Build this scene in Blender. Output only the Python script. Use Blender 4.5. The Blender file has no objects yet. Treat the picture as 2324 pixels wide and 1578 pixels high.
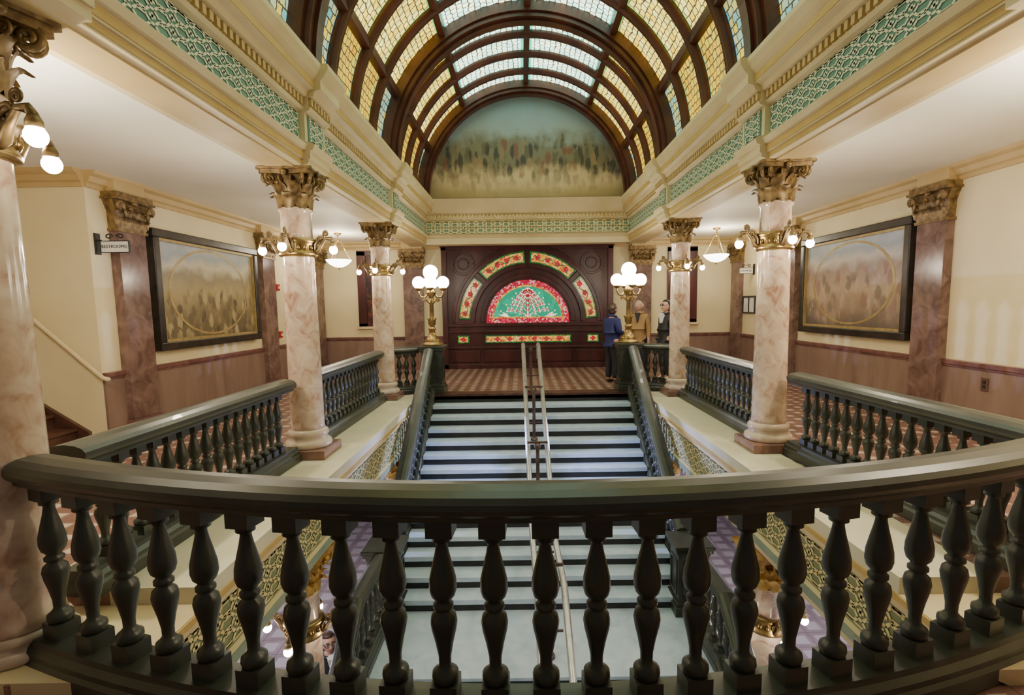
import bpy, math, random
from mathutils import Vector, Matrix
random.seed(7)
S=bpy.context.scene; C=S.collection
PI=math.pi; sin=math.sin; cos=math.cos; R=math.radians
ZOOM=(1162,789,1.0)
F=1200.0; PX,PY=1186.0,821.0; P=R(6); RHO=.014; CAM=Vector((-.155,0,1.62))
def ray(px,py):
    u=(px-PX)/F; v=(PY-py)/F; c,s=cos(RHO),sin(RHO)
    a=u*c+v*s; b=-u*s+v*c
    return Vector((a,cos(P)+b*sin(P),-sin(P)+b*cos(P)))
def onY(px,py,Y): r=ray(px,py); return CAM+r*(Y/r.y)
def onZ(px,py,Z): r=ray(px,py); return CAM+r*((Z-CAM.z)/r.z)
# ---------------------------------------------------------------- objects
ORG={}
def tag(o,label,cat=None,group=None,kind=None):
    o['label']=label
    if cat: o['category']=cat
    if group: o['group']=group
    if kind: o['kind']=kind
    return o
def thing(name,label,cat,loc=(0,0,0),rotz=0,group=None,kind=None,local=False):
    o=bpy.data.objects.new(name,None); C.objects.link(o); o.empty_display_size=.1
    o.location=loc; o.rotation_euler=(0,0,rotz)
    ORG[o.name]=Vector((0,0,0)) if local else Vector(loc)
    return tag(o,label,cat,group,kind)
def inst(name,me,par,loc=(0,0,0),rotz=0):
    o=bpy.data.objects.new(name,me); C.objects.link(o); o.parent=par; o.location=loc; o.rotation_euler=(0,0,rotz); return o
def copy_tree(o,par=None):
    c=o.copy(); C.objects.link(c)
    if par: c.parent=par
    for ch in list(o.children): copy_tree(ch,c)
    return c
class MB:
    def __init__(s): s.v=[]; s.f=[]; s.sm=[]; s.mi=[]; s.cm=0
    def add(s,vs,fs,smooth=False):
        n=len(s.v); s.v+=[tuple(q) for q in vs]
        for f in fs:
            s.f.append(tuple(i+n for i in f)); s.sm.append(smooth); s.mi.append(s.cm)
        return s
    def box(s,x0,x1,y0,y1,z0,z1):
        x0,x1=min(x0,x1),max(x0,x1); y0,y1=min(y0,y1),max(y0,y1)
        return s.add([(x0,y0,z0),(x1,y0,z0),(x1,y1,z0),(x0,y1,z0),(x0,y0,z1),(x1,y0,z1),(x1,y1,z1),(x0,y1,z1)],
          [(3,2,1,0),(4,5,6,7),(0,1,5,4),(1,2,6,5),(2,3,7,6),(3,0,4,7)])
    def lathe(s,prof,seg=24,c=(0,0,0),smooth=True):
        vs=[];fs=[];m=len(prof)
        for r,z in prof:
            for k in range(seg):
                a=2*PI*k/seg; vs.append((c[0]+r*cos(a),c[1]+r*sin(a),c[2]+z))
        for i in range(m-1):
            for k in range(seg):
                a=i*seg+k; b=i*seg+(k+1)%seg; fs.append((a,b,b+seg,a+seg))
        s.add(vs,fs,smooth); n=len(s.v)-len(vs)
        s.f.append(tuple(n+k for k in reversed(range(seg)))); s.sm.append(False); s.mi.append(s.cm)
        s.f.append(tuple(n+(m-1)*seg+k for k in range(seg))); s.sm.append(False); s.mi.append(s.cm)
        return s
    def tube(s,pts,r,seg=8,smooth=True):
        pts=[Vector(p) for p in pts]; n=len(pts); rs=r if isinstance(r,(list,tuple)) else [r]*n
        t0=(pts[1]-pts[0]).normalized(); up=Vector((0,0,1)) if abs(t0.z)<.9 else Vector((1,0,0))
        nx=t0.cross(up).normalized(); vs=[];fs=[]
        for i in range(n):
            t=(pts[min(i+1,n-1)]-pts[max(i-1,0)]).normalized()
            nx=(nx-t*nx.dot(t)).normalized(); ny=t.cross(nx)
            for k in range(seg):
                a=2*PI*k/seg; vs.append(pts[i]+(nx*cos(a)+ny*sin(a))*rs[i])
        for i in range(n-1):
            for k in range(seg):
                a=i*seg+k; b=i*seg+(k+1)%seg; fs.append((a,b,b+seg,a+seg))
        fs.append(tuple(reversed(range(seg)))); fs.append(tuple((n-1)*seg+k for k in range(seg)))
        return s.add(vs,fs,smooth)
    def ball(s,c,r,seg=16,rings=10,fn=None):
        rx,ry,rz=r if isinstance(r,(tuple,list)) else (r,r,r); vs=[];fs=[]
        vs.append((0,0,-1))
        for i in range(1,rings):
            a=-PI/2+PI*i/rings
            for k in range(seg):
                b=2*PI*k/seg; vs.append((cos(a)*cos(b),cos(a)*sin(b),sin(a)))
        vs.append((0,0,1))
        if fn: vs=[fn(*q) for q in vs]
        vs=[(c[0]+x*rx,c[1]+y*ry,c[2]+z*rz) for x,y,z in vs]
        for k in range(seg):
            fs.append((0,1+(k+1)%seg,1+k)); t=len(vs)-1; o=1+(rings-2)*seg; fs.append((t,o+k,o+(k+1)%seg))
        for i in range(rings-2):
            for k in range(seg):
                a=1+i*seg+k; b=1+i*seg+(k+1)%seg; fs.append((a,b,b+seg,a+seg))
        return s.add(vs,fs,True)
    def prism(s,poly,ax,a,b,smooth=False):
        n=len(poly)
        def mk(p,t): return (t,p[0],p[1]) if ax=='x' else ((p[0],t,p[1]) if ax=='y' else (p[0],p[1],t))
        vs=[mk(p,a) for p in poly]+[mk(p,b) for p in poly]
        s.add(vs,[(i,(i+1)%n,n+(i+1)%n,n+i) for i in range(n)],smooth)
        return s.add(vs,[tuple(reversed(range(n))),tuple(range(n,2*n))])
    def bar(s,p,q,w,h):
        p=Vector(p);q=Vector(q); t=(q-p).normalized(); up=Vector((0,0,1)) if abs(t.z)<.95 else Vector((0,1,0))
        x=t.cross(up).normalized()*w/2; y=x.cross(t).normalized()*h/2
        vs=[p-x-y,p+x-y,p+x+y,p-x+y,q-x-y,q+x-y,q+x+y,q-x+y]
        return s.add(vs,[(3,2,1,0),(4,5,6,7),(0,1,5,4),(1,2,6,5),(2,3,7,6),(3,0,4,7)])
    def arc(s,cx,cz,r0,r1,a0,a1,n,y0,y1,smooth=False):
        vs=[];fs=[]
        for i in range(n+1):
            a=a0+(a1-a0)*i/n
            for r,y in ((r0,y0),(r1,y0),(r1,y1),(r0,y1)): vs.append((cx+r*cos(a),y,cz+r*sin(a)))
        for i in range(n):
            for k in range(4):
                a=i*4+k;b=i*4+(k+1)%4; fs.append((a,b,b+4,a+4))
        fs.append((3,2,1,0)); fs.append((n*4,n*4+1,n*4+2,n*4+3))
        return s.add(vs,fs,smooth)
    def sweep(s,prof,path,smooth=False):
        path=[Vector(p) for p in path]; n=len(path); m=len(prof); vs=[];fs=[]
        for i in range(n):
            d0=(path[i]-path[i-1]) if i else (path[1]-path[0]); d1=(path[i+1]-path[i]) if i<n-1 else d0
            d0=Vector((d0.x,d0.y,0)).normalized(); d1=Vector((d1.x,d1.y,0)).normalized(); t=(d0+d1).normalized()
            k=1/max(.4,t.dot(d0)); nn=Vector((t.y,-t.x,0))*k
            for a,b in prof: vs.append(path[i]+nn*a+Vector((0,0,b)))
        for i in range(n-1):
            for k in range(m):
                a=i*m+k;b=i*m+(k+1)%m; fs.append((a,b,b+m,a+m))
        s.add(vs,fs,smooth)
        return s.add(vs[:m]+vs[-m:],[tuple(reversed(range(m))),tuple(range(m,2*m))])
    def build(s,name,mats,par=None,bevel=0,auto=False):
        me=bpy.data.meshes.new(name); o=ORG.get(par.name,Vector((0,0,0))) if par else Vector((0,0,0))
        me.from_pydata([(x-o.x,y-o.y,z-o.z) for x,y,z in s.v],[],s.f)
        if not isinstance(mats,(list,tuple)): mats=[mats]
        for m in mats: me.materials.append(m)
        me.polygons.foreach_set('use_smooth',s.sm); me.polygons.foreach_set('material_index',s.mi); me.update()
        ob=bpy.data.objects.new(name,me); C.objects.link(ob); ORG[ob.name]=o.copy()
        if par: ob.parent=par
        if bevel:
            b=ob.modifiers.new('b','BEVEL'); b.width=bevel; b.segments=2; b.limit_method='ANGLE'
        return ob
def struct(name,mb,m,label,par=None,bevel=0,cat='room part'):
    o=mb.build(name,m,par,bevel)
    if not par: o['kind']='structure'; o['label']=label; o['category']=cat
    return o
# ---------------------------------------------------------------- materials
def new(name):
    m=bpy.data.materials.new(name); m.use_nodes=True
    return m,m.node_tree.nodes,m.node_tree.links,m.node_tree.nodes['Principled BSDF']
def N(nodes,t,**k):
    n=nodes.new(t)
    for a,b in k.items(): setattr(n,a,b)
    return n
def ramp(nodes,cols,interp='LINEAR'):
    r=nodes.new('ShaderNodeValToRGB'); e=r.color_ramp.elements; r.color_ramp.interpolation=interp
    e[0].position=cols[0][0]; e[0].color=(*cols[0][1],1); e[1].position=cols[-1][0]; e[1].color=(*cols[-1][1],1)
    for p,c in cols[1:-1]:
        q=e.new(p); q.color=(*c,1)
    return r
def noisy(name,c1,c2,scale=5,rough=.5,metal=0,detail=4,dist=0,stretch=(1,1,1),mid=None,bump=0,lo=.35,hi=.65,coat=0):
    m,n,l,b=new(name)
    tc=N(n,'ShaderNodeTexCoord'); mp=N(n,'ShaderNodeMapping'); mp.inputs['Scale'].default_value=stretch
    nz=N(n,'ShaderNodeTexNoise'); nz.inputs['Scale'].default_value=scale; nz.inputs['Detail'].default_value=detail; nz.inputs['Distortion'].default_value=dist
    cols=[(lo,c1)]+([((lo+hi)/2,mid)] if mid else [])+[(hi,c2)]
    rp=ramp(n,cols)
    l.new(tc.outputs['Object'],mp.inputs[0]); l.new(mp.outputs[0],nz.inputs['Vector']); l.new(nz.outputs[0],rp.inputs[0]); l.new(rp.outputs[0],b.inputs['Base Color'])
    b.inputs['Roughness'].default_value=rough; b.inputs['Metallic'].default_value=metal; b.inputs['Coat Weight'].default_value=coat
    if bump:
        bp=N(n,'ShaderNodeBump'); bp.inputs['Strength'].default_value=bump; bp.inputs['Distance'].default_value=.02
        l.new(nz.outputs[0],bp.inputs['Height']); l.new(bp.outputs[0],b.inputs['Normal'])
    return m
def flat(name,c,rough=.5,metal=0,v=.12): 
    return noisy(name,tuple(x*(1-v) for x in c),tuple(min(1,x*(1+v)) for x in c),6,rough,metal)
def glow(name,c,s):
    m,n,l,b=new(name); b.inputs['Base Color'].default_value=(*c,1); b.inputs['Emission Color'].default_value=(*c,1); b.inputs['Emission Strength'].default_value=s
    return m
def math_(n,l,op,a,b=None,c=None):
    q=N(n,'ShaderNodeMath',operation=op)
    for i,x in enumerate((a,b,c)):
        if x is None: continue
        if isinstance(x,(int,float)): q.inputs[i].default_value=x
        else: l.new(x,q.inputs[i])
    return q.outputs[0]
def mixc(n,l,f,a,b):
    q=N(n,'ShaderNodeMix',data_type='RGBA')
    for i,x in ((0,f),(6,a),(7,b)):
        if isinstance(x,(int,float)): q.inputs[i].default_value=x
        elif isinstance(x,tuple): q.inputs[i].default_value=(*x,1)
        else: l.new(x,q.inputs[i])
    return q.outputs[2]
def tiles(name,base,sq,size=.3,half=.2,rough=.35):
    m,n,l,b=new(name); tc=N(n,'ShaderNodeTexCoord'); sp=N(n,'ShaderNodeSeparateXYZ'); l.new(tc.outputs['Object'],sp.inputs[0])
    def cell(o): return math_(n,l,'ABSOLUTE',math_(n,l,'SUBTRACT',math_(n,l,'FRACT',math_(n,l,'DIVIDE',o,size)),.5))
    fx=cell(sp.outputs[0]); fy=cell(sp.outputs[1]); mx=math_(n,l,'MAXIMUM',fx,fy)
    insq=math_(n,l,'LESS_THAN',mx,half); grout=math_(n,l,'GREATER_THAN',mx,.482)
    nz=N(n,'ShaderNodeTexNoise'); nz.inputs['Scale'].default_value=2.5; l.new(tc.outputs['Object'],nz.inputs['Vector'])
    rp=ramp(n,[(.3,tuple(x*.75 for x in base)),(.7,tuple(x*1.2 for x in base))]); l.new(nz.outputs[0],rp.inputs[0])
    c=mixc(n,l,insq,rp.outputs[0],sq); c=mixc(n,l,grout,c,tuple(x*.5 for x in base))
    l.new(c,b.inputs['Base Color']); b.inputs['Roughness'].default_value=rough
    return m
def brick_glass(name,c1,c2,border,strength):
    m,n,l,b=new(name)
    u1=N(n,'ShaderNodeUVMap',uv_map='met'); u2=N(n,'ShaderNodeUVMap',uv_map='unit')
    br=N(n,'ShaderNodeTexBrick'); br.offset=.5; br.inputs['Scale'].default_value=1; br.inputs['Brick Width'].default_value=.12; br.inputs['Row Height'].default_value=.1
    br.inputs['Mortar Size'].default_value=.0085; br.inputs['Color1'].default_value=(*c1,1); br.inputs['Color2'].default_value=(*c2,1); br.inputs['Mortar'].default_value=(.05,.04,.02,1)
    nz=N(n,'ShaderNodeTexNoise'); nz.inputs['Scale'].default_value=9; l.new(u1.outputs[0],nz.inputs['Vector'])
    va=N(n,'ShaderNodeVectorMath',operation='SCALE'); l.new(nz.outputs['Color'],va.inputs[0]); va.inputs['Scale'].default_value=.07
    vb=N(n,'ShaderNodeVectorMath',operation='ADD'); l.new(u1.outputs[0],vb.inputs[0]); l.new(va.outputs[0],vb.inputs[1]); l.new(vb.outputs[0],br.inputs['Vector'])
    sp=N(n,'ShaderNodeSeparateXYZ'); l.new(u2.outputs[0],sp.inputs[0])
    ax=math_(n,l,'ABSOLUTE',math_(n,l,'SUBTRACT',sp.outputs[0],.5)); ay=math_(n,l,'ABSOLUTE',math_(n,l,'SUBTRACT',sp.outputs[1],.5))
    mk=math_(n,l,'GREATER_THAN',math_(n,l,'MAXIMUM',ax,ay),.43)
    c=mixc(n,l,mk,br.outputs[0],border)
    nz2=N(n,'ShaderNodeTexNoise'); nz2.inputs['Scale'].default_value=3; l.new(u1.outputs[0],nz2.inputs['Vector'])
    st=math_(n,l,'MULTIPLY',math_(n,l,'ADD',nz2.outputs[0],.5),strength)
    b.inputs['Base Color'].default_value=(.05,.05,.05,1); b.inputs['Roughness'].default_value=.2
    l.new(c,b.inputs['Emission Color']); l.new(st,b.inputs['Emission Strength'])
    return m
def vitrail(name,cols,scale,strength,lead=.05):
    m,n,l,b=new(name); tc=N(n,'ShaderNodeTexCoord')
    v1=N(n,'ShaderNodeTexVoronoi'); v1.inputs['Scale'].default_value=scale
    v2=N(n,'ShaderNodeTexVoronoi',feature='DISTANCE_TO_EDGE'); v2.inputs['Scale'].default_value=scale
    l.new(tc.outputs['Object'],v1.inputs['Vector']); l.new(tc.outputs['Object'],v2.inputs['Vector'])
    sp=N(n,'ShaderNodeSeparateXYZ'); l.new(v1.outputs['Color'],sp.inputs[0])
    rp=ramp(n,[(i/len(cols),c) for i,c in enumerate(cols)],'CONSTANT'); l.new(sp.outputs[0],rp.inputs[0])
    mk=math_(n,l,'LESS_THAN',v2.outputs['Distance'],lead)
    c=mixc(n,l,mk,rp.outputs[0],(.01,.01,.01)); l.new(c,b.inputs['Emission Color']); b.inputs['Emission Strength'].default_value=strength
    b.inputs['Base Color'].default_value=(.02,.02,.02,1); b.inputs['Roughness'].default_value=.2
    return m
def scenic(name,z0,z1,cols,band,bcols,st,rough=.6,fac=.8):
    m,n,l,b=new(name); tc=N(n,'ShaderNodeTexCoord'); sp=N(n,'ShaderNodeSeparateXYZ'); l.new(tc.outputs['Object'],sp.inputs[0])
    z=math_(n,l,'DIVIDE',math_(n,l,'SUBTRACT',sp.outputs[2],z0),z1-z0)
    nz=N(n,'ShaderNodeTexNoise'); nz.inputs['Scale'].default_value=2.2; nz.inputs['Detail'].default_value=8; l.new(tc.outputs['Object'],nz.inputs['Vector'])
    zz=math_(n,l,'ADD',z,math_(n,l,'MULTIPLY',math_(n,l,'SUBTRACT',nz.outputs[0],.5),.4))
    rp=ramp(n,cols); l.new(zz,rp.inputs[0])
    mp=N(n,'ShaderNodeMapping'); mp.inputs['Scale'].default_value=st; l.new(tc.outputs['Object'],mp.inputs[0])
    n3=N(n,'ShaderNodeTexNoise'); n3.inputs['Scale'].default_value=1.6; l.new(mp.outputs[0],n3.inputs['Vector'])
    va=N(n,'ShaderNodeVectorMath',operation='SCALE'); l.new(n3.outputs['Color'],va.inputs[0]); va.inputs['Scale'].default_value=.8
    vb=N(n,'ShaderNodeVectorMath',operation='ADD'); l.new(mp.outputs[0],vb.inputs[0]); l.new(va.outputs[0],vb.inputs[1])
    vo=N(n,'ShaderNodeTexVoronoi'); vo.inputs['Scale'].default_value=1; l.new(vb.outputs[0],vo.inputs['Vector'])
    s2=N(n,'ShaderNodeSeparateXYZ'); l.new(vo.outputs['Color'],s2.inputs[0])
    r2=ramp(n,[(i/len(bcols),c) for i,c in enumerate(bcols)],'CONSTANT'); l.new(s2.outputs[0],r2.inputs[0])
    bm=ramp(n,band); l.new(zz,bm.inputs[0])
    nr=ramp(n,[(.4,(1,1,1)),(.62,(0,0,0))]); l.new(vo.outputs['Distance'],nr.inputs[0])
    fa=math_(n,l,'MULTIPLY',math_(n,l,'MULTIPLY',bm.outputs[0],nr.outputs[0]),fac)
    c=mixc(n,l,fa,rp.outputs[0],r2.outputs[0]); l.new(c,b.inputs['Base Color']); b.inputs['Roughness'].default_value=rough
    return m
rail_m=noisy('dark_green_paint',(.028,.031,.024),(.048,.052,.04),3,.38,0,5,coat=.06)
shaft_m=noisy('mottled_peach_marble',(.38,.2,.13),(.71,.58,.46),7,.13,0,10,.9,mid=(.58,.42,.315),lo=.28,hi=.64)
base_m=noisy('pale_marble',(.52,.4,.3),(.67,.55,.43),5,.25,0,6,1)
plinth_m=noisy('brown_marble',(.18,.09,.07),(.29,.16,.12),8,.3)
bronze_m=noisy('antique_bronze',(.11,.068,.026),(.3,.2,.08),14,.42,.4,bump=.2)
gold_m=noisy('aged_brass',(.24,.15,.05),(.44,.3,.12),10,.3,.85)
lowgold_m=noisy('gilded_plaster',(.4,.24,.05),(.7,.45,.12),12,.4,.4)
wall_m=noisy('cream_wall_paint',(.73,.63,.37),(.78,.68,.42),1.5,.65)
ceil_m=noisy('pale_cream_ceiling',(.82,.78,.66),(.86,.83,.72),1.2,.7)
tan_m=noisy('tan_plaster',(.5,.36,.15),(.58,.44,.21),2,.55)
cream_m=noisy('cream_plaster',(.61,.49,.27),(.68,.57,.35),2,.55)
teal_m=noisy('soft_teal_frieze_paint',(.09,.22,.185),(.13,.28,.24),4,.6)
fret_m=noisy('mint_fretwork_paint',(.69,.71,.5),(.78,.79,.6),5,.6)
endfr_m=noisy('dim_olive_frieze_paint',(.12,.19,.12),(.17,.24,.16),4,.6)
lgreen_m=noisy('olive_frieze_paint',(.17,.2,.1),(.23,.26,.14),3,.6)
lfret_m=noisy('straw_fretwork_paint',(.68,.56,.25),(.76,.65,.34),4,.6)
gold_strip=noisy('ochre_paint',(.48,.31,.09),(.56,.38,.13),3,.55)
sage_m=noisy('sage_paint',(.2,.25,.2),(.26,.31,.25),3,.6)
vwood_m=noisy('mahogany_ribs',(.055,.015,.01),(.115,.033,.023),3,.38,0,5,0,(1,.3,1))
swood_m=noisy('dark_mahogany',(.042,.008,.009),(.082,.017,.018),4,.32,0,5,0,(1,1,.2))
pil_m=noisy('mauve_marble',(.11,.06,.05),(.24,.15,.125),4,.22,0,7,1.2)
wains_m=noisy('streaked_brown_marble',(.18,.11,.085),(.29,.2,.16),5,.3,0,6,.8,(.9,.9,.2),lo=.2,hi=.8)
cap_m=noisy('red_brown_marble',(.12,.05,.045),(.21,.1,.085),6,.3)
floor_m=tiles('red_mosaic_tile',(.2,.1,.082),(.46,.37,.3),.21,.22)
lfloor_m=tiles('mauve_mosaic_tile',(.3,.24,.24),(.44,.4,.4),.4,.3)
lwall_m=noisy('lavender_wall',(.52,.47,.55),(.6,.55,.63),2,.6)
ledge_m=noisy('cream_ledge_paint',(.61,.56,.41),(.68,.63,.48),3,.5)
tread_m=noisy('cool_lit_grey_marble',(.44,.56,.72),(.56,.67,.8),4,.35,0,8,1)  # bluish grey marble, made bluer by putting the cool light into its colour
riser_m=noisy('black_riser',(.008,.008,.009),(.02,.018,.018),5,.4)
steel_m=noisy('worn_nickel',(.44,.44,.45),(.58,.58,.59),8,.35,.75)
post_m=noisy('brown_bronze',(.09,.06,.05),(.16,.11,.09),8,.35,.5)
bulb_m=glow('warm_bulb',(1,.9,.7),60)
globe_m=glow('milk_glass_globe',(1,.94,.82),17)
bowl_m=glow('milk_glass_bowl',(1,.95,.86),11)
frame_m=noisy('black_brown_frame',(.012,.01,.008),(.035,.026,.02),6,.35)
gilt_m=noisy('gilt_slip',(.3,.22,.08),(.42,.32,.13),9,.5,.3)
white_m=flat('white_sign',(.75,.75,.72)); black_m=flat('black_lettering',(.015,.015,.015))
red_m=flat('red_plastic',(.4,.02,.015),.4)
stairwood_m=noisy('dark_stair_wood',(.05,.02,.015),(.1,.045,.03),5,.4)
tan2=flat('brown_plate',(.1,.05,.035))
# ---------------------------------------------------------------- room shell
YF=14.0; XW=5.4; ZC=3.32; LZ=-4.2; FZ=-.18; YN=2.95
def arcy(x): return 2.04+.02*x+.085*x*x
fl=MB(); fl.box(-8,-2.6,YN,YF,-.1,0); fl.box(2.6,XW,YN,YF,-.1,0); fl.box(-2.6,2.6,9.75,YF,-.1,0)
fl.box(-8,-2.6,-3,YN,FZ-.1,FZ); fl.box(2.6,XW,-3,YN,FZ-.1,FZ)
xs=[-2.6+5.2*i/26 for i in range(27)]
for i in range(26):
    a,b=xs[i],xs[i+1]; fl.prism([(a,-3),(b,-3),(b,arcy(b)-.1),(a,arcy(a)-.1)],'z',FZ-.1,FZ)
struct('floor',fl,floor_m,'red mosaic tile floor of the upper gallery and landing',cat='floor')
ld=MB()
for s in (-1,1): ld.box(s*2.04,s*2.6,YN,9.72,-.1,.004)
for i in range(26):
    a,b=xs[i],xs[i+1]; ld.prism([(a,arcy(a)-.1),(b,arcy(b)-.1),(b,arcy(b)+.22),(a,arcy(a)+.22)],'z',FZ-.08,FZ+.005)
struct('trim_1',ld,ledge_m,'cream painted ledge running round the edge of the stairwell',cat='ledge')
lf=MB().box(-XW,XW,-3,YF,LZ-.1,LZ); struct('floor_lower',lf,lfloor_m,'mauve tiled floor of the storey below',cat='floor')
lc=MB()
for s in (-1,1): lc.box(s*2.86,s*XW,-3,YF,-1.02,-.9)
lc.box(-2.8,2.8,9.95,YF,-1.02,-.9); lc.box(-2.8,2.8,-3,1.8,-1.02,-.9)
struct('ceiling_lower',lc,lwall_m,'pale ceiling of the storey below the galleries',cat='ceiling')
def wall(name,mb,m,label): return struct(name,mb,m,label,cat='wall')
wall('wall_left',MB().box(-5.6,-XW,6.55,YF,-.1,ZC+.1),wall_m,'cream left wall with a stair recess at its near end')
wall('wall_recess',MB().box(-8,-5.6,6.55,6.75,-.1,ZC+.1),wall_m,'cream end wall of the stair recess carrying the sloping handrail')
wall('wall_outer',MB().box(-8.1,-8,-3,6.75,-.1,ZC+.1),wall_m,'cream outer wall of the stair recess')
wall('wall_right',MB().box(XW,5.6,-3,YF,-.1,ZC+.1),wall_m,'cream right wall of the right gallery')
wall('wall_back',MB().box(-5.6,5.6,YF,YF+.2,-.1,ZC+.1),wall_m,'cream end wall behind the stained glass screen')
wall('wall_lower',MB().box(-5.6,-XW,-3,YF,LZ,-.1).box(XW,5.6,-3,YF,LZ,-.1).box(-5.6,5.6,YF,YF+.2,LZ,-.1),lwall_m,'lavender walls of the storey below')
ce=MB()
ce.box(-8.1,-2.7,-3,YF,ZC,ZC+.1); ce.box(2.7,XW+.2,-3,YF,ZC,ZC+.1); ce.box(-2.7,2.7,12.6,YF,ZC,ZC+.1)
struct('ceiling',ce,ceil_m,'pale cream flat ceiling over the side galleries',cat='ceiling')
def wains(name,x0,x1,y0,y1,n,label):
    r=thing(name,label,'wainscot',(0,0,0),kind='structure')
    m=MB();c=MB();b=MB()
    def slab(mb,d,z0,z1):
        if n[0]: mb.box(x0,x0+n[0]*d,y0,y1,z0,z1)
        else: mb.box(x0,x1,y0,y0+n[1]*d,z0,z1)
    slab(m,.03,.12,.8); slab(c,.06,.8,.86); slab(c,.045,.77,.8); slab(b,.045,0,.12)
    m.build('panel',wains_m,r); c.build('dado_cap',cap_m,r,.006); b.build('skirting',cap_m,r)
wains('trim_2',-XW,0,6.55,YF,(1,0),'streaked pink marble wainscot along the left wall')
wains('trim_3',XW,0,-3,YF,(-1,0),'streaked pink marble wainscot along the right wall')
wains('trim_4',-XW,-2.2,YF,0,(0,-1),'marble wainscot on the end wall left of the wooden screen')
wains('trim_5',2.2,XW,YF,0,(0,-1),'marble wainscot on the end wall right of the wooden screen')
cr=MB()
cp=[(0,-.2),(.03,-.2),(.03,-.15),(.06,-.13),(.08,-.07),(.13,-.04),(.15,0),(0,0)]
for s in (-1,1):
    cr.prism([(s*(XW-a),ZC+b) for a,b in cp],'y',6.55 if s<0 else -3,YF)
cr.prism([(YF-a,ZC+b) for a,b in cp],'x',-XW,XW)
cr.prism([(6.55-a,ZC+b) for a,b in cp],'x',-8,-XW)
struct('trim_7',cr,tan_m,'tan crown moulding where walls meet the gallery ceilings',cat='moulding')
# ---------------------------------------------------------------- entablature
def fret(mb,o,du,length,h,rows,cell,nrm,w=.016):
    n=max(1,round(length/cell)); L=length/n; rh=h/rows
    seg=[((.1,.5),(.3,.86)),((.3,.86),(.7,.86)),((.7,.86),(.9,.5)),((.9,.5),(.7,.14)),((.7,.14),(.3,.14)),((.3,.14),(.1,.5)),
         ((-.1,.5),(.1,.5)),((.38,.86),(.38,1.14)),((.62,.86),(.62,1.14)),((0,.76),(0,1.24)),((-.16,1),(.16,1))]
    for i in range(n):
        for r in range(rows):
            for a,b in seg:
                if r==rows-1 and b[1]>1: b=(b[0],1)
                x0,z0=(i+a[0])*L,(r+a[1])*rh; x1,z1=(i+b[0])*L,(r+b[1])*rh
                x0=max(0,x0)
                dx,dz=x1-x0,z1-z0; k=math.hypot(dx,dz) or 1; ex,ez=-dz/k*w/2,dx/k*w/2
                q=[]
                for (xx,zz) in ((x0+ex,z0+ez),(x0-ex,z0-ez),(x1-ex,z1-ez),(x1+ex,z1+ez)):
                    q.append((o[0]+du[0]*xx+nrm[0],o[1]+du[1]*xx+nrm[1],o[2]+zz))
                mb.add(q,[(0,1,2,3)])
    def strip(z0,z1):
        mb.add([(o[0]+du[0]*x+nrm[0],o[1]+du[1]*x+nrm[1],o[2]+z) for x,z in ((0,z0),(length,z0),(length,z1),(0,z1))],[(0,1,2,3)])
    strip(0,.014); strip(h-.014,h)
EP=[(2.8,3.07),(2.36,3.07),(2.36,3.13),(2.34,3.13),(2.34,3.21),(2.31,3.22),(2.29,3.27),(2.33,3.29),(2.38,3.3),(2.38,3.58),(2.33,3.6),(2.31,3.63),(2.34,3.64),(2.34,3.72),(2.28,3.73),(2.26,3.78),(2.2,3.8),(2.2,3.88),(2.16,3.92),(2.12,3.99),(2.12,4.04),(2.6,4.06),(2.8,3.4)]
Y0=-1.0; YE=12.5
ent=MB()
for s in (-1,1):
    ent.prism([(s*x,z) for x,z in EP],'y',Y0,YE+.4)
    for yc in (2.55,5.8,9.4): 
        ent.prism([(s*(x-.07 if x<2.5 else x-.01),z-(.0 if z>3.1 else .004)) for x,z in EP],'y',yc-.27,yc+.27)
ent.prism([(YE+2.38-x if x<2.7 else YE+.35,z) for x,z in EP],'x',-2.38,2.38)
e=struct('trim_8',ent,cream_m,'cream and tan entablature carried on the columns below the vault',cat='entablature')
fb=MB(); ff=MB(); dn=MB(); gs=MB(); fe=MB(); ffe=MB()
FW=dict(rows=3,cell=.2,w=.018)
for s in (-1,1):
    segs=[(Y0,2.28),(2.82,5.53),(6.07,9.13),(9.67,YE)]
    for a,b in segs:
        fb.box(s*2.385,s*2.37,a,b,3.3,3.58); fret(ff,(s*2.37,a,3.31),(0,1),b-a,.26,nrm=(-s*.006,0),**FW)
    for yc in (2.55,5.8,9.4):
        fb.box(s*2.315,s*2.3,yc-.2,yc+.2,3.32,3.57); fret(ff,(s*2.3,yc-.18,3.33),(0,1),.36,.23,nrm=(-s*.006,0),**FW)
    y=Y0
    while y<YE:
        inb=any(abs(y-yc)<.3 for yc in (2.55,5.8,9.4))
        x=2.27 if inb else 2.34
        dn.box(s*(x+.005),s*(x-.035),y,y+.045,3.65,3.715); y+=.085
    gs.box(s*2.36,s*2.333,Y0,YE,3.145,3.2)
    gs.box(s*2.21,s*2.193,Y0,YE,3.81,3.87)
    gs.box(s*2.4,s*2.355,Y0,YE,3.085,3.12)
fe.box(-2.38,2.38,YE-.01,YE+.005,3.3,3.58); fret(ffe,(-2.37,YE-.01,3.31),(1,0),4.74,.26,2,.2,(0,-.006),.03)
x=-2.3
while x<2.3: dn.box(x,x+.045,YE-.04-.035,YE-.035,3.65,3.715); x+=.085
fb.build('frieze_panel',teal_m,e); ff.build('fretwork',fret_m,e); dn.build('dentils',tan_m,e); gs.build('ochre_band',gold_strip,e)
fe.build('frieze_panel',endfr_m,e); ffe.build('fretwork',lfret_m,e)
sof=MB()
for s in (-1,1): sof.box(s*2.44,s*2.72,Y0,YE,3.058,3.075)
sof.build('soffit_panel',tan_m,e)
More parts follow.
